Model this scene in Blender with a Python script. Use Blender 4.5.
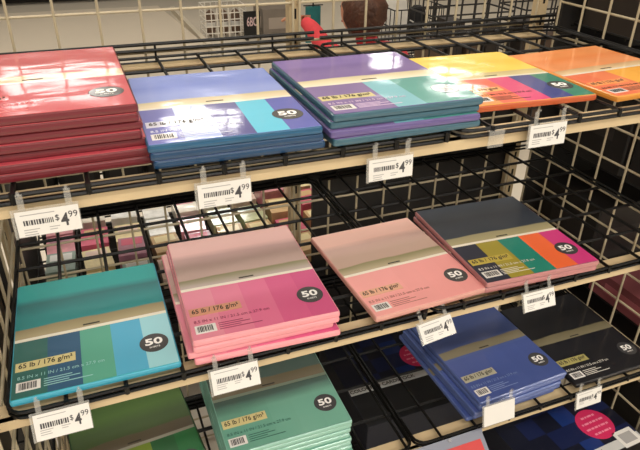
import bpy, math, random
from mathutils import Matrix, Vector
for o in list(bpy.data.objects): bpy.data.objects.remove(o)
sc = bpy.context.scene
COL = sc.collection
random.seed(7)

# ------------------------------------------------------------------ camera, light, exposure
# working units: cm; x=0 is the right side frame of the bay, z=0 is 100 cm above the floor
def P(x, y, z): return Vector((x/100, y/100, (z+100)/100))
YAW, PITCH, ROLL, FPX = 0.385986, 0.517815, -0.01778, 612.225
cy, sy, cp, sp = math.cos(YAW), math.sin(YAW), math.cos(PITCH), math.sin(PITCH)
fwd = Vector((sy*cp, cy*cp, -sp)); rgt = Vector((cy, -sy, 0)); dwn = -rgt.cross(fwd)
cr, sr = math.cos(ROLL), math.sin(ROLL)
ax = cr*rgt + sr*dwn; ay = -sr*rgt + cr*dwn
cam = bpy.data.cameras.new('camera'); co = bpy.data.objects.new('camera', cam); COL.objects.link(co)
m = Matrix(((ax.x, -ay.x, -fwd.x), (ax.y, -ay.y, -fwd.y), (ax.z, -ay.z, -fwd.z)))
co.matrix_world = Matrix.Translation(P(-109.423, -97.485, 55.474)) @ m.to_4x4()
cam.sensor_width = 36; cam.lens = FPX/640*36; cam.clip_start = .02; cam.clip_end = 100
sc.camera = co
w = bpy.data.worlds.new('store_air'); sc.world = w; w.use_nodes = True
w.node_tree.nodes['Background'].inputs[0].default_value = (1, .95, .88, 1)
w.node_tree.nodes['Background'].inputs[1].default_value = .42
sc.view_settings.view_transform = 'Standard'; sc.view_settings.look = 'None'
sc.view_settings.gamma = 1; sc.view_settings.use_curve_mapping = False
sc.view_settings.exposure = 0.1
CEIL = 240
def ceiling_lamp(x, y, pw, L=240, W=22):
    d = bpy.data.lights.new('ceiling_lamp_light', 'AREA'); d.shape = 'RECTANGLE'; d.size = L/100; d.size_y = W/100
    d.energy = pw; d.color = (1, .96, .9)
    o = bpy.data.objects.new('ceiling_lamp_light', d); COL.objects.link(o); o.location = P(x, y, CEIL-9)
LAMPS = [(-60, -190, 40, 240, 22), (-330, -190, 20, 240, 22), (210, -190, 22, 240, 22), (-60, -400, 74, 240, 30), (-360, -400, 60, 240, 30), (240, -400, 60, 240, 30),  # row behind the camera is added fill, reaching under the top shelf
         (-60, 60, 15, 240, 22), (210, 60, 12, 240, 22), (-330, 60, 14, 240, 22),
         (-130, 700, 17, 130, 60), (5, 515, 16, 80, 22), (340, 556, 17, 26, 110), (313, 700, 14, 40, 30), (485, 521, 14, 50, 22), (-250, 420, 30, 120, 22), (-60, 150, 26, 240, 22)]  # last lamp is added fill for the far side goods
for a in LAMPS: ceiling_lamp(*a)

# ------------------------------------------------------------------ materials
def lin(c):
    return tuple((v/255/12.92 if v/255 <= .04045 else ((v/255+.055)/1.055)**2.4) for v in c)
MATS = {}
def mat(name, rgb, rough=.5, metal=0, spec=.5, coat=0, noise=0, nscale=40, bump=0, bscale=60, alpha=1, trans=0, ramp=None, streak=0, emis=0):
    if name in MATS: return MATS[name]
    mt = bpy.data.materials.new(name); mt.use_nodes = True; nt = mt.node_tree; b = nt.nodes['Principled BSDF']
    b.inputs['Roughness'].default_value = rough; b.inputs['Metallic'].default_value = metal
    b.inputs['Specular IOR Level'].default_value = spec
    c = lin(rgb); b.inputs['Base Color'].default_value = (*c, 1)
    b.inputs['Alpha'].default_value = alpha
    if trans: b.inputs['Transmission Weight'].default_value = trans
    tc = nt.nodes.new('ShaderNodeTexCoord')
    src = None
    if ramp:      # printed picture that changes along the sheet (uv v = 0 at the back edge)
        sx = nt.nodes.new('ShaderNodeSeparateXYZ'); nt.links.new(tc.outputs['UV'], sx.inputs[0])
        nz = nt.nodes.new('ShaderNodeTexNoise'); nz.inputs['Scale'].default_value = 2.5; nz.inputs['Detail'].default_value = 3
        mp = nt.nodes.new('ShaderNodeMapping'); mp.inputs['Scale'].default_value = (1, 5, 1)
        nt.links.new(tc.outputs['UV'], mp.inputs[0]); nt.links.new(mp.outputs[0], nz.inputs['Vector'])
        ma = nt.nodes.new('ShaderNodeMath'); ma.operation = 'MULTIPLY_ADD'; ma.inputs[1].default_value = .04; 
        nt.links.new(nz.outputs['Fac'], ma.inputs[0]); nt.links.new(sx.outputs['Y'], ma.inputs[2])
        sb = nt.nodes.new('ShaderNodeMath'); sb.operation = 'SUBTRACT'; sb.inputs[1].default_value = .02
        nt.links.new(ma.outputs[0], sb.inputs[0])
        cr_ = nt.nodes.new('ShaderNodeValToRGB'); nt.links.new(sb.outputs[0], cr_.inputs[0])
        el = cr_.color_ramp.elements
        while len(el) > 1: el.remove(el[-1])
        el[0].position = ramp[0][0]; el[0].color = (*lin(ramp[0][1]), 1)
        for p_, c_ in ramp[1:]:
            e = el.new(p_); e.color = (*lin(c_), 1)
        src = cr_.outputs[0]
        nt.links.new(src, b.inputs['Base Color'])
    if noise:
        nz = nt.nodes.new('ShaderNodeTexNoise'); nz.inputs['Scale'].default_value = nscale; nz.inputs['Detail'].default_value = 4
        if streak:
            mp = nt.nodes.new('ShaderNodeMapping'); mp.inputs['Scale'].default_value = (1, 1, streak)
            nt.links.new(tc.outputs['Object'], mp.inputs[0]); nt.links.new(mp.outputs[0], nz.inputs['Vector'])
        else: nt.links.new(tc.outputs['Object'], nz.inputs['Vector'])
        hs = nt.nodes.new('ShaderNodeHueSaturation')
        mr = nt.nodes.new('ShaderNodeMapRange'); mr.inputs['From Min'].default_value = .3; mr.inputs['From Max'].default_value = .7
        mr.inputs['To Min'].default_value = 1-noise; mr.inputs['To Max'].default_value = 1+noise
        nt.links.new(nz.outputs['Fac'], mr.inputs['Value']); nt.links.new(mr.outputs[0], hs.inputs['Value'])
        if src: nt.links.new(src, hs.inputs['Color'])
        else: hs.inputs['Color'].default_value = (*c, 1)
        nt.links.new(hs.outputs[0], b.inputs['Base Color'])
    if coat:
        b.inputs['Coat Weight'].default_value = coat; b.inputs['Coat Roughness'].default_value = .1; b.inputs['Coat IOR'].default_value = 1.5
    if bump:
        nz = nt.nodes.new('ShaderNodeTexNoise'); nz.inputs['Scale'].default_value = bscale; nz.inputs['Detail'].default_value = 1.5
        nz.inputs['Distortion'].default_value = .6
        mp = nt.nodes.new('ShaderNodeMapping'); mp.inputs['Scale'].default_value = (.55, 1.3, 1)
        nt.links.new(tc.outputs['Object'], mp.inputs[0]); nt.links.new(mp.outputs[0], nz.inputs['Vector'])
        bp = nt.nodes.new('ShaderNodeBump'); bp.inputs['Strength'].default_value = 1; bp.inputs['Distance'].default_value = bump
        nt.links.new(nz.outputs['Fac'], bp.inputs['Height'])
        nt.links.new(bp.outputs[0], b.inputs['Coat Normal' if coat else 'Normal'])
    MATS[name] = mt
    return mt
WRINK = .0007
def film(name, rgb, **k):     # printed card under clear plastic wrap
    return mat(name, rgb, rough=.5, coat=k.pop('coat', 1), bump=k.pop('bump', WRINK), bscale=k.pop('bscale', 16), **k)
BLACK = mat('black_wire_coating', (13, 12, 11), rough=.42, spec=.3)
CREAM = mat('cream_powder_coat', (200, 178, 140), rough=.45, noise=.03)
CREAMW = mat('cream_wire_coating', (192, 178, 148), rough=.4)
WHITE = mat('tag_paper', (222, 219, 213), rough=.7)
INK = mat('grey_ink', (70, 68, 70), rough=.8); INKL = mat('light_grey_ink', (165, 162, 160), rough=.8)
CLEAR = mat('clear_plastic', (205, 203, 196), rough=.12, alpha=.22)
BADGE = film('badge_charcoal', (62, 62, 64), bump=.0005); LETTER = mat('letter_white', (245, 243, 238), rough=.6)
LETTERD = mat('letter_dark', (58, 54, 44), rough=.7)
BARW = film('barcode_white', (232, 228, 222), bump=.0005); BARK = mat('barcode_black', (40, 38, 40), rough=.7)
KRAFT = film('kraft_label', (214, 200, 140), bump=.0005)

# ------------------------------------------------------------------ mesh helpers (cm)
class MB:
    def __init__(s): s.v = []; s.f = []; s.m = []; s.uv = None
    def add(s, vs, fs, mi=0):
        n = len(s.v); s.v += [tuple(v) for v in vs]
        for f in fs: s.f.append(tuple(i+n for i in f)); s.m.append(mi)
    def box(s, x0, x1, y0, y1, z0, z1, mi=0):
        vs = [(x, y, z) for z in (z0, z1) for y in (y0, y1) for x in (x0, x1)]
        s.add(vs, [(0,2,3,1), (4,5,7,6), (0,1,5,4), (2,6,7,3), (0,4,6,2), (1,3,7,5)], mi)
    def tube(s, pts, r, n=6, closed=False, mi=0):
        pts = [Vector(p) for p in pts]; rings = []; N = len(pts)
        for i, p in enumerate(pts):
            if closed: d = (pts[(i+1) % N]-pts[i-1])
            else: d = pts[min(i+1, N-1)]-pts[max(i-1, 0)]
            d.normalize(); up = Vector((0, 0, 1)) if abs(d.z) < .9 else Vector((1, 0, 0))
            a = d.cross(up).normalized(); b = d.cross(a)
            rings.append([p+r*(math.cos(2*math.pi*k/n)*a+math.sin(2*math.pi*k/n)*b) for k in range(n)])
        base = len(s.v)
        for q in rings: s.v += [tuple(v) for v in q]
        for i in range(N if closed else N-1):
            j = (i+1) % N
            for k in range(n):
                s.f.append((base+i*n+k, base+i*n+(k+1) % n, base+j*n+(k+1) % n, base+j*n+k)); s.m.append(mi)
        if not closed:
            s.f.append(tuple(base+k for k in range(n))[::-1]); s.m.append(mi)
            s.f.append(tuple(base+(N-1)*n+k for k in range(n))); s.m.append(mi)
    def poly(s, pts, z0, z1, mi=0):
        n = len(pts); vs = [(x, y, z0) for x, y in pts]+[(x, y, z1) for x, y in pts]
        fs = [tuple(range(n))[::-1], tuple(range(n, 2*n))]+[(i, (i+1) % n, n+(i+1) % n, n+i) for i in range(n)]
        s.add(vs, fs, mi)
    def lathe(s, prof, n=20, cx=0, cy=0, mi=0):
        base = len(s.v)
        for r, z in prof: s.v += [(cx+r*math.cos(2*math.pi*k/n), cy+r*math.sin(2*math.pi*k/n), z) for k in range(n)]
        for i in range(len(prof)-1):
            for k in range(n):
                s.f.append((base+i*n+k, base+i*n+(k+1) % n, base+(i+1)*n+(k+1) % n, base+(i+1)*n+k)); s.m.append(mi)
        s.f.append(tuple(base+k for k in range(n))[::-1]); s.m.append(mi)
        s.f.append(tuple(base+(len(prof)-1)*n+k for k in range(n))); s.m.append(mi)
def finish(name, mb, mats, parent=None, loc=None, rot=(0,0,0), warp=None, smooth=False):
    """mb in cm. top-level without loc: mesh is recentred to its base centre."""
    if not isinstance(mats, (list, tuple)): mats = [mats]
    vs = mb.v
    if warp: vs = [warp(v) for v in vs]
    me = bpy.data.meshes.new(name)
    o = bpy.data.objects.new(name, me)
    if parent is None and loc is None:
        xs, ys, zs = zip(*vs); c = ((min(xs)+max(xs))/2, (min(ys)+max(ys))/2, min(zs))
        vs = [(x-c[0], y-c[1], z-c[2]) for x, y, z in vs]; o.location = P(*c)
    elif parent is None: o.location = P(*loc); o.rotation_euler = rot
    elif loc is not None: o.location = (loc[0]/100, loc[1]/100, loc[2]/100); o.rotation_euler = rot
    me.from_pydata([(x/100, y/100, z/100) for x, y, z in vs], [], mb.f)
    for t in mats: me.materials.append(t)
    me.polygons.foreach_set('material_index', mb.m)
    if smooth: me.polygons.foreach_set('use_smooth', [True]*len(mb.f))
    me.update(); COL.objects.link(o)
    if parent: o.parent = parent
    return o
def empty(name, loc, rot=0):
    o = bpy.data.objects.new(name, None); COL.objects.link(o); o.location = P(*loc)
    o.rotation_euler = rot if isinstance(rot, tuple) else (0, 0, rot); o.empty_display_size = .05
    return o
def tag(o, label, cat, group=None):
    o['label'] = label; o['category'] = cat
    if group: o['group'] = group
    return o
def struct(o): o['kind'] = 'structure'; return o
TXT = {}
def text_mb(s, bold=.0):
    if (s, bold) in TXT: me = TXT[(s, bold)]
    else:
        cu = bpy.data.curves.new('lettering', 'FONT'); cu.body = s; cu.size = 1; cu.offset = bold; cu.extrude = .01; cu.resolution_u = 3
        cu.align_x = 'CENTER'; cu.align_y = 'CENTER'
        ob = bpy.data.objects.new('lettering', cu); COL.objects.link(ob); bpy.context.view_layer.update()
        me = bpy.data.meshes.new_from_object(ob.evaluated_get(bpy.context.evaluated_depsgraph_get()))
        bpy.data.objects.remove(ob); TXT[(s, bold)] = me
    mb = MB()
    mb.add([tuple(v.co) for v in me.vertices], [tuple(p.vertices) for p in me.polygons])
    return mb
def place_text(dst, s, x, y, z, w=None, h=None, bold=.0, mi=0, th=.02):
    t = text_mb(s, bold)
    xs = [v[0] for v in t.v]; ys = [v[1] for v in t.v]
    sx_ = w/(max(xs)-min(xs)); sy_ = h/(max(ys)-min(ys)); mx = (max(xs)+min(xs))/2; my = (max(ys)+min(ys))/2
    dst.add([(x+(v[0]-mx)*sx_, y+(v[1]-my)*sy_, z+(th if v[2] > 0 else 0)) for v in t.v], t.f, mi)

# ------------------------------------------------------------------ setting
mb = MB(); mb.box(-900, 1300, -800, 1500, -103, -100)
flo = mat('floor_tile', (226, 216, 198), rough=.25, noise=.05, nscale=.8)
nt = flo.node_tree
struct(finish('floor', mb, flo))
mb = MB(); mb.box(-900, 1300, -800, 1500, CEIL, CEIL+4)
struct(finish('ceiling', mb, mat('ceiling_white', (226, 218, 204), rough=.9)))
wallm = mat('wall_paint', (205, 196, 180), rough=.9)
mb = MB(); mb.box(-900, 1300, 1500, 1504, -100, CEIL); struct(finish('wall_back', mb, wallm))
mb = MB(); mb.box(-904, -900, -800, 1500, -100, CEIL); struct(finish('wall_left', mb, wallm))
mb = MB(); mb.box(1300, 1304, -800, 1500, -100, CEIL); struct(finish('wall_right', mb, wallm))
lampm = mat('lamp_housing', (240, 238, 232), rough=.5)
names = ['in the aisle in front, middle', 'in the aisle in front, left', 'in the aisle in front, right', 'behind the camera, middle, added fill light', 'behind the camera, left, added fill light', 'behind the camera, right, added fill light', 'above the paper shelves', 'above the bay on the right', 'above the bay on the left', 'over the far aisle, far left, broad', 'over the far aisle, middle, short', 'over the far aisle, right, running away', 'over the far aisle, right, small and farthest', 'over the far aisle, rightmost', 'over the far aisle, leftmost', 'right behind the paper shelves, added fill light']

for (x, y, pw, L, W), nm in zip(LAMPS, names):
    mb = MB(); a, b = L/2+3, W/2+3; mb.box(x-a, x+a, y-b, y+b, CEIL-8, CEIL-4); mb.box(x-a, x+a, y-b, y-b+1.5, CEIL-9.5, CEIL-8); mb.box(x-a, x+a, y+b-1.5, y+b, CEIL-9.5, CEIL-8)
    for q in (-.7, .7): mb.box(x+a*q-2, x+a*q+2, y-2, y+2, CEIL-4, CEIL)
    tag(finish('ceiling_lamp', mb, lampm), 'long white ceiling lamp '+nm if L > 100 or W > 100 else 'short white ceiling lamp '+nm, 'ceiling lamp')

# ------------------------------------------------------------------ fixture: gridwall frames, posts, rails, wire shelves
SA, SB, SC, SD = 25.6, -4.9, -36.6, -65.8
YF, YB = -31.0, 22.3
def grid_panel(name, hor, ver, fixed, axis, r=.27):
    """wire lattice; axis 'x' = panel in plane x=fixed (hor spans y), 'y' = plane y=fixed (hor spans x)"""
    mb = MB(); a0, a1 = ver[0], ver[-1]; z0, z1 = hor[0], hor[-1]
    for a in ver:
        q = (lambda z: (fixed, a, z)) if axis == 'x' else (lambda z: (a, fixed, z))
        mb.tube([q(z0-3), q(z1+3)], r)
    for z in hor:
        q = (lambda a: (fixed+.5, a, z)) if axis == 'x' else (lambda a: (a, fixed+.5, z))
        mb.tube([q(a0-.3), q(a1+.3)], r)
    return finish(name, mb, CREAMW)
zr = [k*7.62 for k in range(-12, 9)]
yl = [-7.62*i for i in range(4, -4, -1)]
tag(grid_panel('gridwall_panel', zr, yl, 0, 'x'), 'cream wire gridwall closing the right side of the bay', 'wire grid')
tag(grid_panel('gridwall_panel', zr, yl, -127.2, 'x'), 'cream wire gridwall closing the left side of the bay', 'wire grid')
zb = [33.3+7.62*k for k in range(-16, 4)]
tag(grid_panel('gridwall_panel', zb, [-126.4+7.45*i for i in range(9)], 23.9, 'y'), 'cream wire gridwall behind the left half of the shelves', 'wire grid')
tag(grid_panel('gridwall_panel', zb, [-65.4+7.45*i for i in range(9)], 23.9, 'y'), 'cream wire gridwall behind the right half of the shelves', 'wire grid')
def post(x0, x1, y0, y1, label):
    mb = MB(); mb.box(x0, x1, y0, y1, -100, 66); mb.box(x0-2, x1+2, y0-2, y1+2, -100, -98.6)
    for k in range(30): mb.box((x0+x1)/2-.3, (x0+x1)/2+.3, y0-.05, y0, -90+k*5, -88+k*5, 1)
    tag(finish('upright_post', mb, [CREAM, BLACK]), label, 'post')
post(-4.6, -2.2, 24.6, 27, 'cream upright post at the back right corner of the bay')
post(-67.2, -64.8, 25, 27.4, 'cream upright post behind the middle of the shelves')
post(-.9, 1.3, -34.4, -32.2, 'cream upright post at the front right edge of the bay')
post(-129.3, -127.6, -34.4, -32.2, 'cream upright post at the front left edge of the bay')
post(-129.5, -127.8, 25, 27, 'cream upright post at the back left corner of the bay')
lev = {'top': SA, 'middle': SB, 'third': SC, 'bottom': SD}
for nm, S in lev.items():
    ext = 0
    mb = MB(); mb.box(-127, -.4, YF+.5, YF+3.2, S-1.75, S-1.35); mb.box(-127, -.4, YF+.5, YF+.9, S-3.3, S-1.35)
    tag(finish('shelf_rail', mb, CREAM), 'cream metal front rail under the %s wire shelf' % nm, 'rail')
    mb = MB(); mb.box(-125.5, -5.4, YB-2.6, YB+.2, S-1.75, S-1.35); mb.box(-125.5, -5.4, YB-.2, YB+.2, S-3.3, S-1.35)
    if nm == 'top': tag(finish('shelf_rail', mb, CREAM), 'cream metal back rail under the top wire shelf', 'rail')
    else:
        mb = MB(); mb.box(-125.5, -5.4, YB+.5, YB+.85, S-1.75, S+2.6)
        tag(finish('shelf_rail', mb, BLACK), 'black metal back stop behind the %s wire shelf' % nm, 'rail')
def rounded(x0, x1, y0, y1, z, r=2.2, n=4):
    pts = []
    for cx, cy_, a0 in ((x1-r, y1-r, 0), (x0+r, y1-r, 90), (x0+r, y0+r, 180), (x1-r, y0+r, 270)):
        for k in range(n+1):
            a = math.radians(a0+90*k/n); pts.append((cx+r*math.cos(a), cy_+r*math.sin(a), z))
    return pts
def wire_shelf(x0, x1, S, xs, label):
    root = empty('wire_shelf', ((x0+x1)/2, (YF+YB)/2, S-1.2)); ox, oy, oz = (x0+x1)/2, (YF+YB)/2, S-1.2
    def L(p): return (p[0]-ox, p[1]-oy, p[2]-oz)
    g = MB()
    for x in xs: g.tube([L((x, YF-.25, S-.42)), L((x, YB, S-.42))], .3)
    for y in (-21.8, -12.8, -3.8, 5.2, 14.2): g.tube([L((x0+.2, y, S-.85)), L((x1-.2, y, S-.85))], .32)
    for x in xs:
        g.tube([L((x, YF-.15, S-.05)), L((x, YF-.15, S-1.4))], .36)
    for x in xs[::3]: g.tube([L((x, YB, S-1)), L((x, YB, S+2.2))], .22)
    finish('wire_grid', g, BLACK, root, (0, 0, 0))
    r = MB(); r.tube([L(p) for p in rounded(x0, x1, YF, YB, S-.42)], .28, closed=True); r.tube([L(p) for p in rounded(x0, x1, YF, YB, S-1.3)], .26, closed=True)
    finish('rim', r, BLACK, root, (0, 0, 0))
    l = MB()
    for h in (.9, 2.05): l.tube([L((x0+.3, YB, S+h)), L((x1-.3, YB, S+h))], .34)
    finish('back_lip', l, BLACK, root, (0, 0, 0))
    tag(root, label, 'wire shelf')
    return root
xsL = [-118.1+7.72*k for k in range(8)]; xsR = [-56.6+7.72*k for k in range(8)]
for nm, S in lev.items():
    wire_shelf(-125.2, -62.6, S, xsL[:8], 'left black wire basket shelf on the %s level' % nm)
    wire_shelf(-61.8, -1.0, S, xsR[:8], 'right black wire basket shelf on the %s level' % nm)

# ------------------------------------------------------------------ paper packs
T = 1.03
def sheets_mb(w_, d_, h, nlay=3):
    """ream with softly pillowed edges: profile bulges between top and bottom"""
    prof = [(.16, 0), (.04, .12), (0, .5), (.04, .86), (.16, 1)]
    mb = MB(); r = .35; rings = []
    for ins, t in prof:
        X, Y = w_/2-ins, d_/2-ins; ring = []
        for cx, cy_, a0 in ((X-r, Y-r, 0), (-X+r, Y-r, 90), (-X+r, -Y+r, 180), (X-r, -Y+r, 270)):
            for k in range(3):
                a = math.radians(a0+45*k); ring.append((cx+r*math.cos(a), cy_+r*math.sin(a), t*h))
        rings.append(ring)
    n = len(rings[0])
    for q in rings: mb.v += q
    for i in range(len(rings)-1):
        for k in range(n): mb.f.append((i*n+k, i*n+(k+1) % n, (i+1)*n+(k+1) % n, (i+1)*n+k)); mb.m.append(0)
    mb.f.append(tuple(range(n))[::-1]); mb.m.append(0); mb.f.append(tuple((len(rings)-1)*n+k for k in range(n))); mb.m.append(0)
    return mb
VB = [0, .15, .3, .445, .535, .56, .7, .85, 1]
def cover(name, w_, d_, z, mats, parent, warp):
    """cover card: material by v (back to front) and, below the line, by swatch"""
    mb = MB(); NX, NY = 20, 24
    us = sorted(set([i/NX for i in range(NX+1)]+[.205, .41, .61, .81])); vsn = sorted(set([i/NY for i in range(NY+1)]+[.445, .535, .56]))
    W_, D_ = w_-.5, d_-.5
    for v in vsn:
        for u in us: mb.v.append(((u-.5)*W_, (.5-v)*D_, z))
    nx = len(us); uvs = []
    for j in range(len(vsn)-1):
        for i in range(nx-1):
            uc = (us[i]+us[i+1])/2; vc = (vsn[j]+vsn[j+1])/2
            if vc < .535: mi = 0
            elif vc < .56: mi = 1
            else: mi = 2+(0 if uc < .205 else 1 if uc < .41 else 2 if uc < .61 else 3 if uc < .81 else 4)
            mb.f.append((j*nx+i, (j+1)*nx+i, (j+1)*nx+i+1, j*nx+i+1)); mb.m.append(mi)
            for q in ((i, j), (i, j+1), (i+1, j+1), (i+1, j)): uvs.append((us[q[0]], vsn[q[1]]))
    # rim going down a little so the sheet has thickness
    n0 = len(mb.v); base = [tuple(v) for v in mb.v]
    edge = [i for i in range(nx)]+[j*nx+nx-1 for j in range(1, len(vsn))]+[(len(vsn)-1)*nx+i for i in range(nx-2, -1, -1)]+[j*nx for j in range(len(vsn)-2, 0, -1)]
    for e in edge: mb.v.append((base[e][0], base[e][1], z-.06))
    for k in range(len(edge)):
        a, b = edge[k], edge[(k+1) % len(edge)]; mb.f.append((a, b, n0+(k+1) % len(edge), n0+k)); mb.m.append(0); uvs += [(.5, .1)]*4
    o = finish(name, mb, mats, parent, (0, 0, 0), warp=warp)
    ul = o.data.uv_layers.new(name='UVMap')
    for i, q in enumerate(uvs): ul.data[i].uv = q
    return o
def wavy(seed, amp, sag=None):
    a, b, c = [random.Random(seed*7+k).uniform(0, 6) for k in range(3)]
    def f(v):
        x, y, z = v
        dz = amp*(math.sin(x*.45+a)+math.sin(y*.33+b)+math.sin((x+y)*.6+c))/3
        if sag: dz += sag(x, y)
        return (x, y, z+dz)
    return f
ORD = ['topmost', 'second from the top', 'third from the top', 'fourth from the top', 'fifth from the top', 'sixth from the top', 'seventh from the top', 'eighth from the top', 'ninth from the top']
def stack(key, cx, cy_, rot, S, n, w_, d_, ramp, swatch, side, sidecols, desc, where, sizecol=LETTERD, label_mat=None, slip=None, sag=None, dx=0, dy=0, seed=1, line=(236, 228, 208), sidenoise=.12, lab2=None, t=T):
    """n packs, topmost fully printed, the ones below are copies of a plain pack"""
    bk_ = dict(bump=.0013, bscale=13) if key == 'red' else dict(coat=.5) if key in ('black', 'dark', 'green') else {}
    topm = film(key+'_print', (128, 128, 128), ramp=ramp, **bk_); linem = film(key+'_line', line)
    sw = [film(key+'_swatch_%s' % 'abcde'[i], (128, 128, 128), ramp=c) if isinstance(c, list) else film(key+'_swatch_%s' % 'abcde'[i], c, noise=.03, nscale=9, **bk_) for i, c in enumerate(swatch)]
    sidem = mat(key+'_paper_edge', side, rough=.42, coat=.5, noise=sidenoise, nscale=30, streak=22, bump=.0006, bscale=30)
    rs = random.Random(seed)
    W = wavy(seed, .03, sag)
    proto = None
    group = None
    for k in range(n):                       # k = 0 topmost
        z = S+(n-1-k)*t
        f = k/max(1, n-1) if n > 1 else 0
        ox, oy = dx*f+(rs.uniform(-.35, .35) if k else 0), dy*f+(rs.uniform(-.3, .2) if k else 0)
        r_ = rot+(rs.uniform(-.012, .012) if k else 0)
        if slip and k in slip: ox += slip[k][0]; oy += slip[k][1]; r_ += slip[k][2]
        if k == 0 or k == 1:
            root = empty('cardstock_pack', (cx+ox, cy_+oy, z), r_)
            sh = sheets_mb(w_, d_, t-.08)
            s_ = finish('paper_sheets', sh, sidem if not (sidecols and k in sidecols) else sidecols[k], root, (0, 0, 0), warp=sag and (lambda v: (v[0], v[1], v[2]+sag(v[0], v[1]))))
            c_ = cover('cover_sheet', w_, d_, t-.02 if k == 0 else t-.03, [topm, linem]+sw, root, W if k == 0 else None)
            if k == 1: proto = (root, [s_, c_])
        else:
            root = proto[0].copy(); COL.objects.link(root); root.location = P(cx+ox, cy_+oy, z); root.rotation_euler = (0, 0, r_)
            for ch in proto[1]:
                q = ch.copy(); COL.objects.link(q); q.parent = root
                if sidecols and k in sidecols and ch is proto[1][0]:
                    q.data = ch.data.copy(); q.data.materials[0] = sidecols[k]
        sd = desc.split(' with ')[0]; cn = sd.replace(' cardstock pack', '')
        if n == 1: tag(root, desc+', '+where, 'paper pack')
        elif k == 0: tag(root, '%s with printed cover showing, topmost of the %s stack' % (sd, cn), 'paper pack', sd+'s stacked on the shelf')
        else: tag(root, '%s, %s of the %s stack' % (sd, ORD[k] if k < n-1 else 'lowest', cn), 'paper pack', sd+'s stacked on the shelf')
        if k: continue
        # printed marks of the top pack
        Wd, Dp = w_-.5, d_-.5; Z = t+.03
        def U(u, v): return ((u-.5)*Wd, (.5-v)*Dp)
        bx, by = U(.872, .805)
        b = MB(); b.lathe([(.1, Z-.05), (2.0, Z-.05), (2.05, Z-.02), (2.0, Z), (.1, Z)], 32, bx, by)
        bo = finish('count_badge', b, BADGE, root, (0, 0, 0), warp=W)
        tx = MB(); place_text(tx, '50', bx, by+.25, Z+.01, w=2.5, h=1.5, bold=.03)
        finish('badge_number', tx, LETTER, bo, (0, 0, 0), warp=W)
        tx = MB(); place_text(tx, 'SHEETS', bx, by-1.0, Z+.01, w=1.5, h=.3)
        finish('badge_small_print', tx, LETTER, bo, (0, 0, 0), warp=W)
        x0, y0 = U(.015, .735); x1, y1 = U(.375, .803)
        b = MB(); b.box(x0, x1, y1, y0, Z-.05, Z-.01)
        lo = finish('weight_label', b, label_mat or KRAFT, root, (0, 0, 0), warp=W)
        tx = MB(); place_text(tx, '65 lb / 176 g/m\u00b2', (x0+x1)/2, (y0+y1)/2, Z, w=(x1-x0)*.9, h=(y0-y1)*.72, bold=.015)
        finish('weight_print', tx, LETTERD, lo, (0, 0, 0), warp=W)
        xa, ya = U(.03, .855)
        tx = MB(); place_text(tx, '8.5 IN x 11 IN / 21.5 cm x 27.9 cm', xa+5.6, ya, Z-.02, w=11.2, h=.62, bold=.0)
        finish('size_print', tx, sizecol, root, (0, 0, 0), warp=W)
        x0, y0 = U(.025, .888); x1, y1 = U(.165, .955)
        b = MB(); b.box(x0, x1, y1, y0, Z-.05, Z-.01)
        bc = finish('barcode_label', b, BARW, root, (0, 0, 0), warp=W)
        b = MB(); x = x0+.35
        rb = random.Random(3)
        while x < x1-.45:
            ww = rb.choice([.06, .1, .16]); b.box(x, x+ww, y1+.3, y0-.25, Z-.01, Z+.01); x += ww+rb.choice([.07, .12])
        finish('barcode_bars', b, BARK, bc, (0, 0, 0), warp=W)
        b = MB()
        for q, (yy, ll) in enumerate(((y0-.25, 3.6), (y0-.7, 4.6), (y0-1.15, 3.2), (y1+.2, 6.2))):
            b.box(x1+.4, x1+.4+ll, yy-.07, yy+.07, Z-.04, Z-.02)
        finish('fine_print', b, lab2 or sizecol, root, (0, 0, 0), warp=W)
        xa, ya = U(.49, .515)
        b = MB(); b.box(xa-1.2, xa+1.2, ya-.16, ya+.16, Z-.04, Z-.02); finish('maker_mark', b, LETTERD, root, (0, 0, 0), warp=W)
SPL = mat('size_print_pale', (220, 216, 205), rough=.7)
def rp(a, b, c, tan=(176, 158, 112), tan2=(196, 180, 140)):   # a back colour, b darker cloud band, c above tan band
    return [(0, a), (.16, a), (.22, b), (.34, c), (.44, c), (.45, tan), (.53, tan2)]
# top shelf
stack('red', -114.5, -13.6, 0.0, SA, 7, 21.9, 28.2, rp((206, 92, 96), (200, 84, 90), (206, 90, 94), (220, 170, 120), (236, 206, 164)), [(204, 78, 90)]*5,
      (108, 26, 36), None, 'red cardstock pack', 'at the left end of the top shelf', dx=.9, dy=-.9, seed=3, sizecol=mat('size_print_rose', (240, 150, 150)), label_mat=film('red_label', (216, 92, 96)),
      slip={2: (0, .4, .004), 4: (.2, .5, 0)})
e1 = mat('edge_deep_blue', (18, 62, 98), rough=.4, coat=.5, noise=.25, nscale=30, streak=24)
stack('periwinkle', -92.4, -16.8, -.03, SA, 3, 21.3, 27.9, rp((128, 148, 216), (118, 138, 212), (140, 158, 220), (206, 190, 150), (232, 216, 180)),
      [(104, 108, 182), (168, 184, 232), (82, 82, 146), (92, 196, 224), (84, 92, 176)], (24, 84, 120), {1: e1}, 'periwinkle blue cardstock pack',
      'on the top shelf between the red and purple stacks', sizecol=mat('size_print_periwinkle', (226, 228, 240)), label_mat=film('pale_label', (214, 212, 226)), seed=5, sidenoise=.3)
e2 = mat('edge_violet', (98, 84, 138), rough=.4, coat=.5, noise=.25, nscale=30, streak=24)
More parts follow.
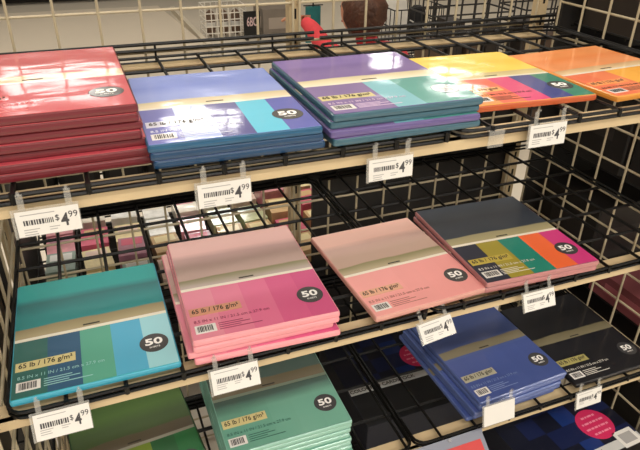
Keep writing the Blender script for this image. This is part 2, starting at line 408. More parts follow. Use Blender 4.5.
stack('purple', -69.4, -17.3, -.01, SA, 4, 22.2, 26.6, rp((124, 100, 170), (112, 88, 156), (120, 96, 160), (214, 200, 160), (236, 226, 190)),
      [(126, 104, 158), (126, 104, 158), (122, 188, 200), (84, 160, 152), (82, 156, 148)], (58, 96, 112), {2: e2}, 'purple cardstock pack with teal swatches',
      'on the top shelf right of the periwinkle stack', sizecol=mat('size_print_lilac', (214, 190, 214)), slip={1: (-.1, .1, .012), 2: (-.5, -.1, .0), 3: (-.7, -.2, .015)}, seed=8, sidenoise=.25)
stack('yellow', -44.2, -12.6, -.05, SA, 1, 21.6, 27.4, rp((252, 216, 84), (250, 208, 70), (250, 214, 84), (206, 186, 130), (222, 206, 150)),
      [(240, 150, 84), (240, 110, 84), (222, 70, 124), (62, 70, 138), (58, 134, 110)], (196, 92, 50), None, 'yellow cardstock pack with rainbow swatches',
      'on the top shelf between purple and orange', sag=lambda x, y: -.5*max(0, (-y-4)/10)**2*.25, label_mat=film('yellow_label', (248, 178, 110)), seed=11)
stack('orange', -21.6, -15.2, .06, SA, 1, 23.0, 26.4, rp((244, 152, 84), (240, 140, 72), (244, 156, 96), (214, 170, 120), (236, 206, 160)),
      [(240, 120, 78), (242, 132, 84), (250, 180, 70), (248, 176, 64), (246, 170, 60)], (226, 150, 60), None, 'orange cardstock pack with amber swatches',
      'at the right end of the top shelf', label_mat=film('orange_label', (248, 158, 90)), seed=13)
# middle shelf
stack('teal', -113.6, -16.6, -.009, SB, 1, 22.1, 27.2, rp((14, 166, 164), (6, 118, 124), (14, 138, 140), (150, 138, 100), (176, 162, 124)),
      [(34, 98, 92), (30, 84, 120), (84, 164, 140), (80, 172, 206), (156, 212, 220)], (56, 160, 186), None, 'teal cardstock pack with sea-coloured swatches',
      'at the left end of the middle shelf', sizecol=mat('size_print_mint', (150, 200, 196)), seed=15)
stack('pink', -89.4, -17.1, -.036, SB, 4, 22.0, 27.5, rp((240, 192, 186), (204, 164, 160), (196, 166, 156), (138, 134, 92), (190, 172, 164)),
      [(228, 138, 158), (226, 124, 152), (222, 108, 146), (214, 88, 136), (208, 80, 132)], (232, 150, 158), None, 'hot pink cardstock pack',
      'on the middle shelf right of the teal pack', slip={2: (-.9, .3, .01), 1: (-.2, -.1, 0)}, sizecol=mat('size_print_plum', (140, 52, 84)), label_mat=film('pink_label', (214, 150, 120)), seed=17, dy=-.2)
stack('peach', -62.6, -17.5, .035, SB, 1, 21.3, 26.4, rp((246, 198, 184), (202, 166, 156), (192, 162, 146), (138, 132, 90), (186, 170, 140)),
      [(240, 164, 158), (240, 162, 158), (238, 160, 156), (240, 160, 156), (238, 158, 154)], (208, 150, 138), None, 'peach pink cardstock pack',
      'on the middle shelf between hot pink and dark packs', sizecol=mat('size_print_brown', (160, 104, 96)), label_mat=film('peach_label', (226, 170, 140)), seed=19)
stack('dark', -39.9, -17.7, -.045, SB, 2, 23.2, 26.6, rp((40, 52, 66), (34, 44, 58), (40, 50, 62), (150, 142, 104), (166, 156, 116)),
      [(34, 40, 58), (160, 146, 50), (28, 130, 112), (240, 108, 58), (208, 58, 128)], (178, 116, 116), None, 'dark cardstock pack with five bright swatches',
      'at the right end of the middle shelf', sizecol=SPL, label_mat=film('dark_label', (190, 170, 70)), seed=21)
# third shelf
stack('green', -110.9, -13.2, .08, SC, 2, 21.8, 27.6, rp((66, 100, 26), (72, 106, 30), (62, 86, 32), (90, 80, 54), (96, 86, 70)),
      [(22, 78, 44), (30, 84, 48), (112, 132, 44), (34, 90, 50), (30, 104, 54)], (40, 80, 40), None, 'dark green cardstock pack',
      'at the left end of the third shelf', sizecol=SPL, seed=23, line=(150, 146, 130))
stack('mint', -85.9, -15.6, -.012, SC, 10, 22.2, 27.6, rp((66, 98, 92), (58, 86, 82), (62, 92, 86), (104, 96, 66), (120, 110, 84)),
      [[(0, (60, 92, 84)), (.6, (62, 96, 88)), (.7, c_), (1, c_)] for c_ in ((104, 164, 142), (106, 166, 144), (110, 170, 148), (112, 172, 150), (114, 174, 152))], (132, 182, 164), None, 'mint green cardstock pack',
      'on the third shelf right of the green packs', sizecol=mat('size_print_deep_mint', (40, 90, 80)), seed=25, t=.98, line=(130, 150, 130), dy=-.8)
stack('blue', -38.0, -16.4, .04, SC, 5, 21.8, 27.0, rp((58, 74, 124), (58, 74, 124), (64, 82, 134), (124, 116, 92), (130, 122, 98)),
      [(66, 84, 146), (66, 84, 146), (68, 86, 148), (66, 84, 146), (64, 82, 144)], (84, 102, 158), None, 'denim blue cardstock pack',
      'on the third shelf in front of the middle', sizecol=mat('size_print_sky', (124, 142, 186)), label_mat=film('blue_label', (176, 172, 150)), seed=27, line=(72, 90, 146), t=.98, dx=-1.3, slip={2: (-.3, 0, .0), 4: (-.3, .2, -.02)})
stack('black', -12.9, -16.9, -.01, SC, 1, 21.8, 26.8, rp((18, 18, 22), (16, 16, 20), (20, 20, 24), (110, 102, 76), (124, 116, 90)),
      [(20, 20, 26)]*5, (24, 24, 28), None, 'black cardstock pack', 'at the right end of the third shelf', sizecol=SPL, label_mat=film('black_label', (170, 160, 96)), seed=29, line=(20, 20, 26))

# bottom deck: two big plaid paper pads
def pad(cx, cy_, z0, h, label, rot=0):
    root = empty('paper_pad', (cx, cy_, z0), rot); w_, d_ = 30.5, 31
    navy = film('pad_navy', (12, 16, 36)); n2 = film('pad_navy_light', (16, 28, 70)); n3 = film('pad_blue', (20, 48, 112)); bk = film('pad_black', (14, 14, 16), coat=.5)
    finish('paper_sheets', sheets_mb(w_, d_, h), mat('pad_edge', (26, 28, 40), rough=.6, noise=.15, nscale=30, streak=20), root, (0, 0, 0))
    mb = MB(); NX = NY = 12
    cols = {}
    for j in range(NY):
        for i in range(NX):
            x0, x1 = -w_/2+.3+(w_-.6)*i/NX, -w_/2+.3+(w_-.6)*(i+1)/NX; y1, y0 = d_/2-.3-(d_-.6)*j/NY, d_/2-.3-(d_-.6)*(j+1)/NY
            v = (j+.5)/NY
            mi = 3 if v > .69 else [0, 1, 0, 2, 0, 1][(i//2) % 6] if (j//2) % 2 else [0, 0, 1, 1, 0, 0][(i//2) % 6]
            mb.add([(x0, y0, h+.02), (x1, y0, h+.02), (x1, y1, h+.02), (x0, y1, h+.02)], [(0, 1, 2, 3)], mi)
    mb.box(-w_/2+.3, w_/2-.3, -d_/2+.3, d_/2-.3, h-.1, h+.0, 0)
    finish('cover_sheet', mb, [navy, n2, n3, bk], root, (0, 0, 0))
    mb = MB(); mb.box(-w_/2+.5, w_/2-.5, -5.2, -2.9, h+.03, h+.08)
    s_ = finish('title_strip', mb, film('strip_white', (205, 205, 202)), root, (0, 0, 0))
    tx = MB(); place_text(tx, 'COLOURED CARDSTOCK', -5.6, -4.05, h+.09, w=18, h=1.1, bold=.02)
    finish('title_print', tx, LETTERD, s_, (0, 0, 0))
    mb = MB(); mb.box(w_/2-6.5, w_/2-1, -5.6, -1.2, h+.03, h+.1); b_ = finish('barcode_label', mb, BARW, root, (0, 0, 0))
    mb = MB(); mb.box(w_/2-5.6, w_/2-1.9, -4.7, -2.1, h+.1, h+.12); finish('barcode_square', mb, INKL, b_, (0, 0, 0))
    mb = MB(); mb.lathe([(.1, h+.03), (4.4, h+.03), (4.4, h+.1), (.1, h+.1)], 32, 7.6, 2.6)
    c_ = finish('round_sticker', mb, film('sticker_pink', (216, 44, 96)), root, (0, 0, 0))
    tx = MB()
    for k, ww in enumerate((4.0, 6.4, 6.6, 4.8)):     # four lines of small words, too small to read in the photo
        x = 7.6-ww/2; q = 0
        while x < 7.6+ww/2-.3:
            l_ = (.9, .5, 1.2, .7)[(q+k) % 4]; tx.box(x, min(x+l_, 7.6+ww/2), 4.7-1.6*k, 5.2-1.6*k, h+.11, h+.13); x += l_+.25; q += 1
    finish('sticker_print', tx, mat('sticker_rose', (240, 140, 165)), c_, (0, 0, 0))
    tag(root, label, 'paper pad')
pad(-17.9, -30.4, SD+.0, 10.6, 'thick navy plaid paper pad with round pink sticker, bottom right below the black pack', .06)
pad(-45.6, 6.0, SD, 10.6, 'navy plaid paper pad with pale title strip, seen down through the third shelf wires', .0)

# ------------------------------------------------------------------ price tags in clear holders
def price_tag(x, z, label, y=-32.0, tilt=25, big=True, blank=False, rot=0, w_=6.5, h=3.15, spin=0):
    """x,z = upper left corner of the card; the card leans back by tilt from vertical"""
    root = empty('price_tag', (x+w_/2, y, z), (math.radians(90-tilt), math.radians(spin), rot))
    # local frame: card lies in xy plane, top edge at y=0, bottom at y=-h, normal +z
    mb = MB(); mb.box(-w_/2-.35, w_/2+.1, -h-.1, .3, -.16, -.1); mb.box(-w_/2-.35, -w_/2-.1, -h-.1, .3, -.16, .14)
    hd = finish('clear_holder', mb, CLEAR, root, (0, 0, 0))
    for sx_ in (-w_/2+.5, w_/2-1.2):
        mb = MB(); mb.box(sx_, sx_+.7, .1, 2.0, -.14, -.04); mb.tube([(sx_+.35, 1.9, -.1), (sx_+.35, 2.3, .1), (sx_+.35, 2.35, .5)], .18)
        finish('clip', mb, CLEAR, root, (0, 0, 0))
    mb = MB(); mb.box(-w_/2, w_/2, -h, 0, -.1, -.04)
    card = finish('paper_card', mb, WHITE, root, (0, 0, 0))
    if not blank:
        mb = MB(); place_text(mb, '$', w_/2-2.35, -h*.42, -.03, w=.42, h=.8); place_text(mb, '4', w_/2-1.6, -h*.52, -.03, w=.85, h=1.55, bold=.02); place_text(mb, '99', w_/2-.68, -h*.34, -.03, w=.95, h=.75)
        finish('price_print', mb, INK, card, (0, 0, 0))
        mb = MB(); r_ = random.Random(int(abs(x)*10)); xx = -w_/2+.7
        while xx < w_/2-2.7:
            ww = r_.choice([.1, .16, .22]); mb.box(xx, xx+ww, -h*.56, -h*.36, -.035, -.02); xx += ww+.09
        finish('product_print', mb, INK, card, (0, 0, 0))
        mb = MB()
        for yy, a, b in ((-.45, .5, 4.0), (-2.2, .6, 2.2), (-2.5, .6, 1.9), (-2.8, .6, 2.0), (-2.2, 3.2, 4.3), (-2.5, 3.2, 4.0)):
            mb.box(-w_/2+a, -w_/2+b, yy-.05, yy+.05, -.035, -.02)
        finish('fine_print', mb, INKL, card, (0, 0, 0))
    tag(root, label, 'price tag', 'white price tags clipped to the shelf rails')
price_tag(-118.3, 23.5, 'white $4.99 price tag in clear holder below the red stack', y=-31.9, tilt=4, h=3.0)
price_tag(-98.5, 23.5, 'white $4.99 price tag in clear holder below the periwinkle stack', y=-31.9, tilt=4, h=3.0)
price_tag(-76.0, 23.4, 'white $4.99 price tag in clear holder below the purple stack', y=-31.9, tilt=4, h=3.0)
price_tag(-50.6, 25.0, 'white $4.99 price tag in clear holder below the yellow pack', y=-31.9, tilt=4, h=3.3)
price_tag(-122.3, -5.5, 'white $4.99 price tag in clear holder below the teal pack', y=-31.9, h=3.5, w_=6.9)
price_tag(-99.1, -5.6, 'white $4.99 price tag in clear holder below the hot pink stack', y=-31.9, h=3.5, w_=6.9)
price_tag(-65.8, -6.4, 'white price tag in clear holder below the peach pack', y=-31.9, tilt=40, rot=.12)
price_tag(-45.2, -5.9, 'white price tag in clear holder below the dark swatch packs', y=-31.9)
price_tag(-17.6, -4.9, 'white price tag at the right end of the middle rail', y=-31.9)
price_tag(-25.0, -36.2, 'white price tag in clear holder below the black pack', y=-31.9, tilt=12, h=3.8)
price_tag(-48.7, -31.2, 'blank white card upright on the third rail in front of the blue stack', y=-32.0, tilt=14, h=4.3, blank=True, w_=7)
# wide grey sign holder with a red card on the third rail
root = empty('sign_holder', (-55.5, -32.3, -38.2), (math.radians(35), 0, 0))
mb = MB(); mb.box(-7.5, 7.5, -6, 1.2, -.2, 0); mb.box(-7.5, 7.5, .4, 1.2, 0, .3)
finish('clear_holder', mb, mat('grey_plastic', (118, 122, 136), rough=.3), root, (0, 0, 0))
mb = MB(); mb.box(-2.8, 6.6, -5.8, -.6, .01, .06); finish('red_card', mb, mat('red_card', (196, 60, 58), rough=.6), root, (0, 0, 0))
mb = MB(); mb.tube([(0, .8, .2), (0, .8, .9)], .35); finish('clip', mb, CLEAR, root, (0, 0, 0))
tag(root, 'wide grey plastic sign holder with red card on the third rail', 'sign holder')
# clear empty clips on the top rail
for i, (x, lb) in enumerate(((-57.6, 'empty clear clip on the top rail left of the yellow tag'),)):
    mb = MB(); mb.box(x, x+2.6, -31.9, -31.75, 22.6, 25.0); mb.box(x, x+2.6, -31.9, -31.2, 24.9, 25.0)
    tag(finish('clear_clip', mb, CLEAR), lb, 'clip')

# ------------------------------------------------------------------ other side of the gridwall and the neighbouring bays
DK = mat('dark_steel', (34, 31, 29), rough=.6)
def block(name, x0, x1, y0, y1, z0, z1, m_, label, cat):
    root = empty(name, ((x0+x1)/2, (y0+y1)/2, z0)); a, b, c = (x1-x0)/2, (y1-y0)/2, z1-z0
    mb = MB(); mb.poly([(-a+.4, -b), (a-.4, -b), (a, -b+.4), (a, b-.4), (a-.4, b), (-a+.4, b), (-a, b-.4), (-a, -b+.4)], 0, c); finish('carton', mb, m_, root, (0, 0, 0))
    mb = MB(); mb.box(-a*.7, a*.7, -b-.04, -b, c*.3, c*.7); mb.box(-a-.04, -a, -b*.6, b*.6, c*.3, c*.7); finish('label', mb, mat(m_.name+'_label', tuple(min(255, int(v*1.25+12)) for v in m_['rgb'])), root, (0, 0, 0))
    tag(root, label, cat)
def dm(n, rgb):
    q = mat(n, rgb, rough=.55, noise=.1, nscale=8); q['rgb'] = rgb; return q
d1, d2, d3 = dm('carton_black_brown', (30, 26, 24)), dm('carton_umber', (46, 38, 33)), dm('carton_maroon', (120, 62, 66))
def back_shelf(z, x0, x1, label):
    mb = MB()
    for k in range(int((x1-x0)/5)+1): mb.tube([(x0+5*k, 27.5, z), (x0+5*k, 74, z)], .26)
    for k in range(8): mb.tube([(x0, 27.5+6.6*k, z-.5), (x1, 27.5+6.6*k, z-.5)], .26)
    for h in (1.4, 2.8): mb.tube([(x0, 27.5, z+h), (x1, 27.5, z+h)], .3)
    tag(finish('wire_shelf', mb, BLACK), label, 'wire shelf')
back_shelf(-7.5, -127, -62, 'black wire shelf on the far side behind the middle level')
back_shelf(-33, -127, -62, 'black wire shelf on the far side, lower, holding small craft packs')
for i in range(7):  # made-up dark boxes, block the view and reflections from behind
    block('display_box', -126+9.1*i, -117.6+9.1*i, 31, 46, -6.9, 9, d1, 'added black box blocking reflections behind the middle level, %s from the left' % ['first', 'second', 'third', 'fourth', 'fifth', 'sixth', 'seventh'][i], 'box')
mb = MB(); mb.box(-60.5, -1, 28, 29, -98, 13); tag(finish('blackout_board', mb, DK), 'added dark board for the shade behind the right half of the lower shelves', 'board')  # added occluder, keeps the gap behind the grid dark
mb = MB(); mb.box(-129.2, -128.2, 28.5, 73, -98, 18); tag(finish('blackout_side_board', mb, DK), 'added dark board blocking light at the left end of the far side shelves', 'board')  # added to block the bright floor beyond the craft packs
mb = MB(); mb.box(2, 70, 24, 25, -98, 62); tag(finish('blackout_board', mb, DK), 'added dark board for the shade in the right neighbouring bay', 'board')  # added occluder, keeps the right bay interior dark
mb = MB(); mb.box(-171, -130, 24, 25, -98, 20); tag(finish('blackout_board', mb, DK), 'added dark board for the shade in the left neighbouring bay', 'board')  # added occluder, keeps the left bay interior dark
mb = MB(); mb.box(-127, -3, 74, 75, -98, -36); tag(finish('blackout_board', mb, DK), 'added dark board blocking light under the far side shelves', 'board')  # added occluder low on the far side
cols = [(236, 206, 190), (214, 90, 120), (244, 236, 220), (190, 196, 150), (206, 170, 120), (226, 150, 160), (150, 170, 160), (240, 222, 170), (180, 120, 140), (250, 250, 245)]
rr = random.Random(4)
craft = []
descs = ['peach', 'raspberry', 'ivory', 'sage', 'tan', 'rose', 'grey green', 'butter', 'mauve', 'white']
for j, y in enumerate((33, 43.5, 54, 64.5)):
    for i in range(9):
        x = -121+8.6*i
        if x > -52: continue
        ci = rr.randrange(10); hh = rr.uniform(3, 6)
        root = empty('craft_pack', (x, y, -32.7), rr.uniform(-.08, .08))
        mb = MB(); mb.box(-3.4, 3.4, -4.4, 4.4, 0, hh); 
        finish('paper_bundle', mb, film('craft_%d' % ci, cols[ci], noise=.15, nscale=40), root, (0, 0, 0))
        mb = MB(); mb.box(-2.6, 2.6, .6, 3.6, hh, hh+.06); finish('header_label', mb, film('craft_label_%d' % ((ci+3) % 10), cols[(ci+3) % 10]), root, (0, 0, 0))
        tag(root, 'small %s craft pack behind the grid, %s row, %s from the left' % (descs[ci], ['first', 'second', 'third', 'fourth'][j], ['first', 'second', 'third', 'fourth', 'fifth', 'sixth', 'seventh', 'eighth', 'ninth'][i]), 'craft pack', 'small craft packs on the far side shelf')
# right neighbouring bay
for nm, S in (('top', SA), ('middle', SB), ('third', SC), ('bottom', SD)):
    mb = MB()
    for k in range(9): mb.tube([(5+7.7*k, YF, S-.2), (5+7.7*k, YB, S-.2)], .24)
    for y in (-30.8, -21.8, -12.8, -3.8, 5.2, 14.2, 22): mb.tube([(4, y, S-.6), (67, y, S-.6)], .26)
    tag(finish('wire_shelf', mb, BLACK), 'black wire shelf of the right neighbouring bay, %s level' % nm, 'wire shelf')
    mb = MB(); mb.box(3, 67, YF+.5, YF+3, S-1.75, S-1.35); mb.box(3, 67, YF+.5, YF+.9, S-3.3, S-1.35)
    tag(finish('shelf_rail', mb, CREAM), 'cream rail of the right neighbouring bay, %s level' % nm, 'rail')
block('display_box', 5, 34, -12, 20, SA, SA+26, d2, 'tall dark brown box on the right neighbouring top shelf, at the back', 'box')
block('display_box', 5, 30, -29, -14, SA, SA+15, d1, 'black box on the right neighbouring top shelf, in front', 'box')
block('display_box', 5, 34, -2, 20, SB, SB+24, d1, 'black box on the right neighbouring middle shelf, at the back', 'box')
block('display_box', 5, 34, -29, -4, SB, SB+18, d1, 'black box on the right neighbouring middle shelf, in front', 'box')
block('display_box', 5, 34, -27, -2, SC, SC+6.5, d3, 'maroon box on the right neighbouring third shelf, in front', 'box')
block('display_box', 5, 34, 0, 20, SC, SC+22, d1, 'black box on the right neighbouring third shelf, at the back', 'box')
block('display_box', 5, 34, -28, 20, SD, SD+22, d1, 'wide black box on the right neighbouring bottom shelf', 'box')
# left neighbouring bay
for nm, S in (('middle', SB), ('third', SC)):
    mb = MB()
    for k in range(6): mb.tube([(-170+7.7*k, YF, S-.2), (-170+7.7*k, YB, S-.2)], .24)
    for y in (-30.8, -21.8, -12.8, -3.8, 5.2, 14.2, 22): mb.tube([(-171, y, S-.6), (-130, y, S-.6)], .26)
    tag(finish('wire_shelf', mb, BLACK), 'black wire shelf of the left neighbouring bay, %s level' % nm, 'wire shelf')
d4, d5 = dm('carton_taupe', (92, 80, 66)), dm('carton_olive_brown', (62, 54, 44))
for i in range(6):
    block('storage_binder', -138, -131.5, -29+8.6*i, -22.4+8.6*i, SB, SB+[22, 20, 23, 19, 22, 21][i], [d4, d5][i % 2], '%s binder standing in the left neighbouring bay, %s from the front' % (['taupe', 'olive brown'][i % 2], ['first', 'second', 'third', 'fourth', 'fifth', 'sixth'][i]), 'binder')
block('storage_box', -160, -131.5, -29, 20, SC, SC+20, d5, 'olive brown box low in the left neighbouring bay', 'box')
# bottom base of the fixture
mb = MB(); mb.box(-126, -1, -30, 24, -100, -92); tag(finish('kick_base', mb, DK), 'dark kick base under the bottom wire shelf', 'base')

# ------------------------------------------------------------------ store behind: seen above the top shelf
def rack(x, y, w_, h, z0, label, m_, step=9, name='wire_rack'):
    mb = MB()
    n = max(2, int(w_/step)); k2 = max(2, int(h/step))
    for yy in (y, y+30):
        for i in range(n+1): mb.tube([(x+w_*i/n, yy, z0), (x+w_*i/n, yy, z0+h)], .6)
        for i in range(k2+1): mb.tube([(x, yy, z0+h*i/k2), (x+w_, yy, z0+h*i/k2)], .6)
    for i in range(k2+1):
        for q in range(2): mb.tube([(x+w_*q, y, z0+h*i/k2), (x+w_*q, y+30, z0+h*i/k2)], .6)
    tag(finish(name, mb, m_), label, 'rack')
WB = mat('white_wire', (232, 226, 214), rough=.4)
# far gondola across the store
root = empty('far_gondola', (-60, 880, -100)); mb = MB(); mb.box(-260, 200, -20, 20, 0, 120); finish('back_panel', mb, mat('far_panel', (60, 54, 50), rough=.8), root, (0, 0, 0))
for k in range(4):
    mb = MB(); mb.box(-260, 200, -45, 20, 12+34*k, 15+34*k); finish('shelf_board', mb, mat('far_shelf', (40, 38, 38), rough=.6), root, (0, 0, 0))
tag(root, 'dark long gondola far across the store floor', 'gondola')
# low beige display platform, its edge runs away from the shelves
mb = MB(); mb.poly([(-300, 520), (18, 520), (4, 760), (-300, 760)], -99.9, -95)
tag(finish('floor_platform', mb, mat('platform_beige', (216, 204, 184), rough=.6)), 'low beige platform on the far floor behind the red stack', 'platform')
mb = MB(); mb.box(17, 22, 500, 740, -99.9, -93); tag(finish('floor_kerb', mb, mat('kerb_cream', (214, 204, 184), rough=.5)), 'cream kerb along the far platform', 'kerb')
rack(27, 570, 44, 34, -100, 'white wire basket rack on the far floor', WB, 6)
for i in range(3):
    root = empty('yarn_bundle', (35+14*i, 584, -98.5)); mb = MB(); mb.lathe([(2, 0), (5, 4), (5.6, 14), (4.6, 24), (1.5, 27)], 14); finish('bundle', mb, mat('brown_goods', (112, 88, 70), rough=.8, noise=.3, nscale=6), root, (0, 0, 0), smooth=True)
    mb = MB(); mb.lathe([(5.7, 10), (5.8, 11), (5.8, 14), (5.7, 15)], 14); finish('paper_band', mb, WHITE, root, (0, 0, 0))
    tag(root, 'brown bundle inside the white wire rack, %s' % ['left one', 'middle one', 'right one'][i], 'bundle')
root = empty('floor_sign', (75, 562, -100))
mb = MB(); mb.box(-9, 9, -1, 1, 1.5, 29); finish('panel', mb, mat('sign_black', (14, 13, 14), rough=.4), root, (0, 0, 0))
for q in (-7, 7): mb = MB(); mb.box(q-1.5, q+1.5, -6, 6, 0, 1.5); finish('foot', mb, mat('sign_black', (14, 13, 14)), root, (0, 0, 0))
t = text_mb('6BC', .02); mb = MB(); mb.add([(v[0]*6.6, -1.1-(.1 if v[2] > 0 else 0), 18+v[1]*13) for v in t.v], t.f); finish('sign_print', mb, mat('sign_rose', (220, 190, 190)), root, (0, 0, 0))
tag(root, 'black sign panel with pale characters beside the white rack', 'sign')
block('floor_box', 88, 129, 562, 600, -100, -70, dm('carton_grey', (128, 118, 108)), 'grey carton on the far floor right of the black sign', 'box')
root = empty('hanging_garment', (114, 480, -100))
mb = MB(); mb.poly([(-7, -2), (7, -2), (8, 0), (7, 2), (-7, 2), (-8, 0)], 12, 46); finish('cloth', mb, mat('teal_cloth', (40, 110, 112), rough=.9, noise=.2, nscale=12), root, (0, 0, 0))
mb = MB(); mb.tube([(0, 0, 0), (0, 0, 54)], .8); mb.tube([(-10, 0, 47), (10, 0, 47)], .6); mb.tube([(-14, 0, .8), (14, 0, .8)], .8); mb.tube([(0, -14, .8), (0, 14, .8)], .8); finish('stand', mb, DK, root, (0, 0, 0))
tag(root, 'teal cloth hanging on a low stand left of the crouching person', 'garment')

# crouching person in red seen through the grid
def skin(name, verts, edges, rad, m_, parent, sub=2):
    me = bpy.data.meshes.new(name); me.from_pydata([(x/100, y/100, z/100) for x, y, z in verts], edges, []); me.materials.append(m_)
    o = bpy.data.objects.new(name, me); COL.objects.link(o); o.parent = parent
    md = o.modifiers.new('skin', 'SKIN'); sv = me.skin_vertices[0].data
    for i, r_ in enumerate(rad): sv[i].radius = (r_[0]/100, r_[1]/100) if isinstance(r_, tuple) else (r_/100, r_/100); sv[i].use_root = (i == 0)
    md.use_smooth_shade = True; s_ = o.modifiers.new('sub', 'SUBSURF'); s_.levels = sub; s_.render_levels = sub
    return o
pr = empty('person', (29.5, 160, -100), math.radians(200))
SK = mat('skin', (196, 140, 112), rough=.6); RED = mat('red_jacket', (204, 60, 66), rough=.85, noise=.12, nscale=12); HAIR = mat('brown_hair', (74, 44, 28), rough=.7, noise=.4, nscale=30, streak=.2, bump=.01, bscale=40); JE = mat('dark_trousers', (40, 42, 54), rough=.9)
body = [(0, 0, 38), (0, -2, 52), (1, -5, 66), (2, -8, 78), (3, -12, 85), (4, -15, 92),
        (15, -9, 80), (25, -15, 84), (23, -30, 93), (22, -37, 95),
        (-14, -10, 78), (-22, -24, 62), (-14, -40, 56), (-12, -48, 55),
        (9, 0, 34), (13, -34, 44), (11, -14, 8), (11, -26, 4), (-9, 0, 34), (-13, -34, 42), (-11, -14, 8), (-11, -26, 4)]
ed = [(0,1),(1,2),(2,3),(3,4),(4,5),(3,6),(6,7),(7,8),(8,9),(3,10),(10,11),(11,12),(12,13),(0,14),(14,15),(15,16),(16,17),(0,18),(18,19),(19,20),(20,21)]
rad = [14, 13, 14, 14, 6, 5.5, 7, 5.2, 4, 3, 7, 5.2, 4, 3, 9, 7, 4.5, 4, 9, 7, 4.5, 4]
skin('body', body, ed, rad, RED, pr)
skin('trousers', [(0, 1, 37), (9, 0, 33), (13.5, -35, 44.5), (11, -14, 12), (-9, 0, 33), (-13.5, -35, 42.5), (-11, -14, 12)], [(0,1),(1,2),(2,3),(0,4),(4,5),(5,6)], [14.5, 10.5, 8.2, 5.8, 10.5, 8.2, 5.8], JE, pr)
def ellip(name, c, rx, ry, rz, m_, parent, n=20, k=14, f=None):
    mb = MB(); prof = []
    for j in range(k+1):
        a = math.pi*j/k
        for i in range(n):
            b = 2*math.pi*i/n; d = f(a, b) if f else 1
            mb.v.append((c[0]+rx*math.sin(a)*math.cos(b)*d, c[1]+ry*math.sin(a)*math.sin(b)*d, c[2]-rz*math.cos(a)*d))
    for j in range(k):
        for i in range(n): mb.f.append((j*n+i, j*n+(i+1) % n, (j+1)*n+(i+1) % n, (j+1)*n+i)); mb.m.append(0)
    return finish(name, mb, m_, parent, (0, 0, 0), smooth=True)
hd = ellip('head', (5, -17, 101), 7.6, 9.4, 11.5, SK, pr, f=lambda a, b: 1+.04*math.cos(b+math.pi/2))
ellip('hair', (4.5, -14, 101), 10, 10.5, 12.5, HAIR, pr, f=lambda a, b: 1+.07*math.sin(7*b+3*a)+.05*math.sin(11*a))
ellip('nose', (5, -27, 99.5), 1.3, 1.8, 2.2, SK, hd, 10, 8)
for sx_ in (8, 2): ellip('eye', (sx_, -25.2, 102), 1.3, 1, .9, LETTERD, hd, 8, 6)
mb = MB(); mb.box(2.6, 7.4, -26.4, -25.4, 94.6, 95.4); finish('mouth', mb, mat('lips', (160, 80, 76)), hd, (0, 0, 0))
for (hx, hy, hz, dx_) in ((22, -38, 95, 1), (-12, -49, 55, -1)):
    vs = [(hx, hy+2, hz), (hx, hy-5, hz)]; es = [(0, 1)]; rd = [2.6, (3.6, 1.6)]
    for q in range(4):
        b0 = len(vs); xx = hx-2.7+1.8*q
        vs += [(xx, hy-7, hz), (xx, hy-10.5-(.8 if q in (1, 2) else 0), hz-.6), (xx, hy-13-(1 if q in (1, 2) else 0), hz-2)]; es += [(1, b0), (b0, b0+1), (b0+1, b0+2)]; rd += [1, .85, .7]
    b0 = len(vs); vs += [(hx+dx_*-4.2, hy-3.5, hz-.5), (hx+dx_*-5.6, hy-6.5, hz-1.4)]; es += [(0, b0), (b0, b0+1)]; rd += [1.1, .85]
    skin('hand', vs, es, rd, SK, pr, 1)
for sx_ in (-11, 11):
    mb = MB(); mb.poly([(sx_-4.4, -34), (sx_-2, -38), (sx_+2, -38), (sx_+4.4, -34), (sx_+3.6, -10), (sx_-3.6, -10)], 0, 8); finish('shoe', mb, DK, pr, (0, 0, 0))
tag(pr, 'crouching person with brown hair and red jacket in the far aisle', 'person')

# cart with white bag and black goods, dark racks
root = empty('shopping_cart', (128, 330, -100))
mb = MB()
for z in (38, 50, 62, 74):
    mb.tube([(-22, -30, z), (22, -30, z), (22, 30, z), (-22, 30, z)], .5, closed=True)
for i in range(9):
    for y in (-30, 30): mb.tube([(-22+5.5*i, y, 38), (-22+5.5*i, y, 74)], .35)
for i in range(11):
    for x in (-22, 22): mb.tube([(x, -30+6*i, 38), (x, -30+6*i, 74)], .35)
    mb.tube([(-22, -30+6*i, 38), (22, -30+6*i, 38)], .35)
finish('basket', mb, DK, root, (0, 0, 0))
mb = MB(); mb.tube([(-18, -26, 38), (-18, -26, 12), (-18, 26, 12), (-18, 30, 38)], 1); mb.tube([(18, -26, 38), (18, -26, 12), (18, 26, 12), (18, 30, 38)], 1); mb.tube([(-18, 0, 12), (18, 0, 12)], 1); finish('frame', mb, DK, root, (0, 0, 0))
for x in (-18, 18):
    for y in (-26, 26): mb = MB(); mb.tube([(x-1.2, y, 6), (x+1.2, y, 6)], 6, 14); mb.tube([(x, y, 6), (x, y, 12)], .8); finish('wheel', mb, DK, root, (0, 0, 0))
tag(root, 'black wire shopping cart standing in the far aisle', 'cart')
root = empty('shopping_bag', (117, 322, -61))
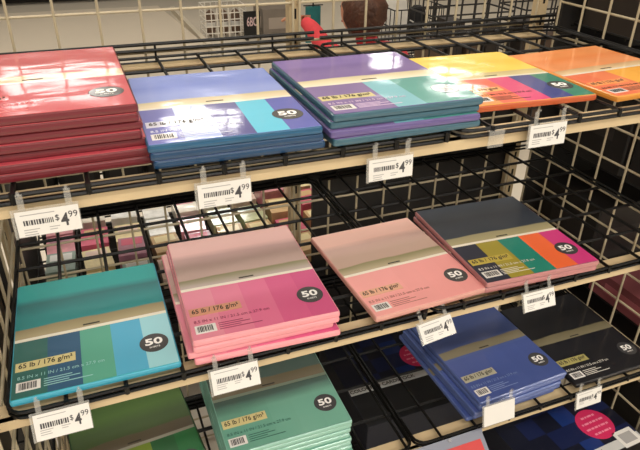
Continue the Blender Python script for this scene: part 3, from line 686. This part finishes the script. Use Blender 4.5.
mb = MB(); mb.v = [(-9, -6, 0), (9, -6, 0), (9, 6, 0), (-9, 6, 0), (-10, -7, 20), (10, -7, 20), (10, 7, 20), (-10, 7, 20), (-9, -2, 38), (9, -2, 38), (9, 2, 38), (-9, 2, 38)]
mb.f = [(3, 2, 1, 0), (0, 1, 5, 4), (1, 2, 6, 5), (2, 3, 7, 6), (3, 0, 4, 7), (4, 5, 9, 8), (5, 6, 10, 9), (6, 7, 11, 10), (7, 4, 8, 11), (8, 9, 10, 11)]; mb.m = [0]*10
finish('bag_body', mb, mat('white_bag', (222, 218, 208), rough=.7, noise=.08, nscale=12), root, (0, 0, 0))
mb = MB(); mb.tube([(-4, 0, 37), (-3, 0, 45), (3, 0, 45), (4, 0, 37)], .5); finish('handle', mb, WHITE, root, (0, 0, 0))
tag(root, 'white shopping bag standing in the black cart', 'bag')
root = empty('black_bag', (138, 324, -61)); mb = MB(); mb.lathe([(7, 0), (8.5, 6), (8.5, 22), (6, 30), (3, 33)], 14); finish('bag_body', mb, mat('black_cloth', (24, 22, 22), rough=.8), root, (0, 0, 0), smooth=True)
mb = MB(); mb.tube([(-9, -6, 24), (-2, -10, 20), (5, -10, 16), (11, -6, 15)], .5); finish('strap', mb, WHITE, root, (0, 0, 0)); tag(root, 'black bag with white strap in the cart', 'bag')
rack(104, 246, 62, 100, -100, 'dark wire rack behind the right half of the top shelf', DK, 10)
rack(176, 246, 70, 100, -100, 'dark wire rack behind the back right corner', DK, 10)
brown = dm('carton_brown', (92, 72, 58))
for i in range(4):
    block('stock_box', 107+15*i, 118+15*i, 252, 270, -99.4, -99.4+[62, 74, 58, 70][i], [brown, d2][i % 2], '%s box inside the dark wire rack, %s from the left' % (['brown', 'umber'][i % 2], ['first', 'second', 'third', 'fourth'][i]), 'box')
for i in range(3):
    block('stock_box', 180+21*i, 195+21*i, 252, 270, -99.4, -99.4+[70, 60, 76][i], [d2, brown][i % 2], '%s box inside the rack behind the corner, %s from the left' % (['umber', 'brown'][i % 2], ['first', 'second', 'third'][i]), 'box')
